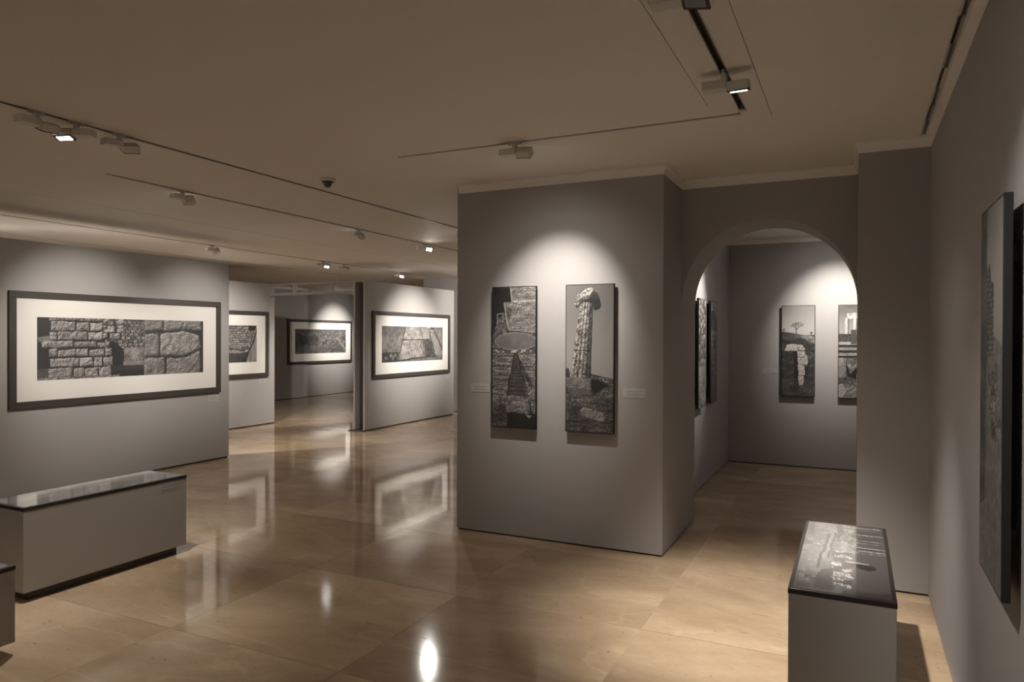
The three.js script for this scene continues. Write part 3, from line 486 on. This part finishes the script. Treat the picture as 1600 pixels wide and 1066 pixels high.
// ---------------------------------------------------------------- ceiling fittings
for (const [ax, c, a, b, label] of tracks) {
  const L = b - a, hw = ax === 'd' ? TW : TW * 0.55, g = thing('lighting_track', label, 'light track', ax === 'd' ? V(c, CH, (a + b) / 2) : V((a + b) / 2, CH, c));
  if (ax === 'r') g.rotation.y = Math.PI / 2;
  const l = L - 0.004;
  mesh('channel', mergeGeometries([box(2 * hw - 0.002, 0.003, l, 0, 0.04, 0), box(0.0025, 0.038, l, hw - 0.0022, 0.02, 0), box(0.0025, 0.038, l, -hw + 0.0022, 0.02, 0)]), M.trackDark, g);
  for (const s of [-1, 1]) mesh('rim', box(0.004, 0.0025, l + 0.004, s * (hw + 0.001), -0.00125, 0), M.trackRim, g);
  for (const s of [-1, 1]) mesh('end_cap', box(2 * hw + 0.006, 0.006, 0.03, 0, -0.003, s * (L / 2 - 0.015)), M.trackRim, g);
}
{ // linear air diffuser by the right wall, with staggered blades
  const [a, b, c, d] = SLOT, g = thing('air_slot_diffuser', 'narrow black slot air diffuser along the ceiling edge of the right wall', 'air vent', V((a + b) / 2, CH, (c + d) / 2));
  const L = d - c, W = b - a;
  mesh('plenum_box', mergeGeometries([box(0.004, 0.42, L, W / 2 + 0.004, 0.37, 0), box(0.004, 0.42, L, -W / 2 - 0.004, 0.37, 0), box(W + 0.012, 0.004, L, 0, 0.58, 0), box(W + 0.012, 0.43, 0.004, 0, 0.366, L / 2 + 0.002), box(W + 0.012, 0.43, 0.004, 0, 0.366, -L / 2 - 0.002)]), M.alu, g);
  for (const s of [-1, 1]) mesh('slot_rail', box(0.004, 0.004, L, s * (W / 2 + 0.001), -0.002, 0), M.trackRim, g);
  const n = 27; for (let i = 0; i < n; i++) mesh('blade', box(W * 0.42, 0.004, L / n - 0.006, (i % 2 ? 1 : -1) * W * 0.24, 0.006 + 0.004 * hash(i, 2, 2), -L / 2 + (i + 0.5) * L / n), i % 3 ? M.alu : M.trackRim, g).rotation.z = (i % 2 ? -1 : 1) * 0.35;
}
{ // dome camera
  const g = thing('dome_camera', 'small round dome camera on the ceiling beside the long track', 'camera', V(-3.79, CH, 4.47));
  const lathe = (pts) => new THREE.LatheGeometry(pts.map((p) => new THREE.Vector2(...p)), 40);
  mesh('base', lathe([[0, 0], [0.062, 0], [0.062, -0.006], [0.056, -0.016], [0.047, -0.022], [0, -0.022]]), M.lamp, g);
  mesh('ring', lathe([[0, -0.021], [0.047, -0.021], [0.048, -0.027], [0.043, -0.031], [0, -0.031]]), M.bezel, g);
  mesh('dome', lathe(Array.from({ length: 12 }, (_, i) => { const t = i / 11 * Math.PI / 2; return [0.038 * Math.cos(t), -0.034 - 0.036 * Math.sin(t)]; })), M.dome, g);
  mesh('camera_ball', new THREE.SphereGeometry(0.028, 24, 16).translate(0, -0.038, 0), M.batten, g);
}

// ---------------------------------------------------------------- track lamps: driver box and head on one axis, head turned to its aim
const lampGeo = {
  adapter: rbox(0.012, 0.02, 0.09, 0.003, 0, -0.008, 0), stem: rbox(0.026, 0.038, 0.034, 0.004, 0, -0.024, 0),
  driver: rbox(0.115, 0.042, 0.07, 0.005), head: rbox(0.1, 0.074, 0.044, 0.006), bezel: rbox(0.098, 0.07, 0.01, 0.002, 0, 0, 0.021), lens: box(0.074, 0.046, 0.004, 0, 0, 0.0252),
};
function lamp(label, r, d, axis, aim, cd, half) {
  const g = thing('track_spotlight', label, 'lamp', V(r, CH, d), 'track spotlights');
  const a = new THREE.Vector3(axis[0], 0, -axis[1]).normalize(), yaw = Math.atan2(-a.z, a.x);
  const ad = mesh('adapter', lampGeo.adapter, M.lamp, g); if (Math.abs(d - 4.135) < 0.01) ad.rotation.y = Math.PI / 2;
  mesh('stem', lampGeo.stem, M.lamp, g).rotation.y = yaw;
  const dr = mesh('driver_box', lampGeo.driver, M.lamp, g); dr.position.copy(a).multiplyScalar(-0.042).setY(-0.062); dr.rotation.y = yaw;
  const head = mesh('lamp_head', lampGeo.head, M.lamp, g); head.position.copy(a).multiplyScalar(0.066).setY(-0.07);
  const world = head.position.clone().add(g.position), z = V(...aim).sub(world).normalize(), x = a.clone().addScaledVector(z, -a.dot(z)).normalize(), y = z.clone().cross(x);
  head.quaternion.setFromRotationMatrix(new THREE.Matrix4().makeBasis(x, y, z));
  mesh('bezel', lampGeo.bezel, M.bezel, head); mesh('lens', lampGeo.lens, cd ? M.lens : M.lensOff, head);
  const beam = (name, i, ang) => {
    const l = new THREE.SpotLight(LAMP, i, 0, ang, 1, 2); l.name = name; l.castShadow = true; l.shadow.radius = 1.4; l.shadow.mapSize.set(512, 512); l.shadow.bias = -0.002;
    l.position.copy(head.position).addScaledVector(z, 0.036); l.target.position.copy(V(...aim)); l.target.updateMatrixWorld(); g.add(l);
  };
  if (cd) { beam('beam', cd, half); beam('field', cd * FIELD, Math.min(1.25, half * 1.75)); }
  return g;
}
const AX_D = [0, 1], AX_R = [1, 0];
lamp('track lamp above the theatre and column panels on the short cross track', -1.98, 4.135, AX_R, [-2.08, 1.74, CD], 12.2, 0.5);
lamp('track lamp with bright slit near the end of the wide near track', -0.566, 3.465, AX_R, [-0.45, 0, 4.15], 31, 0.52);
lamp('track lamp cut off by the top picture edge', -0.566, 2.5, AX_R, [-1.2, 0, 1.4], 0, 0.4);
lamp('track lamp on the wide near track, out of sight overhead', -0.566, 1.15, AX_D, [RW, 1.5, 2.15], 10, 0.47);
lamp('leftmost of three lamps on the long track', -4.128, 2.43, AX_D, [-5.3, 0, 2.7], 6, 0.6);
lamp('middle of three lamps on the long track, its lit face showing', -4.128, 2.66, [-0.85, -0.5], [-3.7, 0, 2.3], 8, 0.46);
lamp('rightmost of three lamps on the long track, head tilted down', -4.128, 2.93, [0.2, 0.98], [-5.6, 0, 3.9], 11, 0.6);
lamp('track lamp facing the big masonry photograph near its left end', -5.22, 4.287, AX_D, [LWR, 1.5, 4.85], 17.5, 0.46);
lamp('track lamp facing the big masonry photograph near its right end', -5.22, 6.68, AX_D, [LWR, 1.5, 6.25], 15, 0.44);
lamp('glaring track lamp facing the viewer left of the middle block', -5.22, 8.1, [0.6, 0.8], [-2.98, 1.2, 5.6], 7, 0.6);
lamp('track lamp hidden behind the middle block, lighting the paving photograph', -5.22, 11.1, AX_D, [LWR, 1.45, 11.1], 42, 0.5);
lamp('track lamp hidden behind the middle block, lighting the far wall', -5.22, 12.1, AX_R, [-7.5, 1.8, FARD], 32, 0.7);
lamp('track lamp peeping past the left edge of the middle block', -4.128, 7.25, AX_D, [-7.0, 0, 8.4], 9, 0.6);
lamp('track lamp above the far end of the left partition', -8.0, 7.05, AX_D, [MWR, 1.45, 8.7], 34, 0.5);
lamp('distant track lamp with lit face, left of a pair above the opening', -8.0, 9.32, [0.5, 0.87], [-6.6, 0, 8.0], 5, 0.6);
lamp('distant track lamp, right of a pair above the opening', -8.0, 9.87, AX_D, [-10.0, 0, 11.0], 16, 0.6);
lamp('small glaring track lamp above the hollow-ended partition', -8.0, 11.5, [0.6, 0.8], [-6.2, 0, 8.6], 6, 0.6);
lamp('ceiling lamp hidden behind the left partition', -9.42, 4.4, [0.8, -0.6], [-7.67, 1.2, 5.9], 50, 0.75);
lamp('second ceiling lamp hidden behind the left partition, nearer the viewer', -9.42, 3.1, AX_D, [-7.67, 1.5, 3.3], 42, 0.6);
for (const [r, tr, n] of [[-0.566, -1.4, 'right'], [-3.2, -3.4, 'middle'], [-6.0, -5.8, 'left']]) lamp('added unseen lamp behind the viewer, ' + n + ' of three', r, -1.9, AX_R, [tr, 1.3, D0], 20, 0.7);  // added fill: lights the rear wall so the near ceiling gets more bounce
lamp('added unseen lamp beyond the arch, behind the pilaster', 0.75, 7.6, AX_D, [R1, 1.3, 7.6], 12, 0.65);  // added fill lamp, brightens the inner room by bounced light
lamp('ceiling lamp hidden behind the hollow-ended partition, lighting the hillside photograph', -11.2, 15.6, AX_D, [R0, 1.5, 15.6], 32, 0.52);
lamp('ceiling lamp beyond the arch, lighting the bare tree and temple panels', -0.2, 8.35, AX_R, [-0.2, 1.8, IB], 15, 0.55);
lamp('ceiling lamp beyond the arch, lighting the two edge-on panels', -0.4, 7.55, AX_D, [IL, 1.8, 7.4], 14, 0.5);

renderer.render(scene, camera);
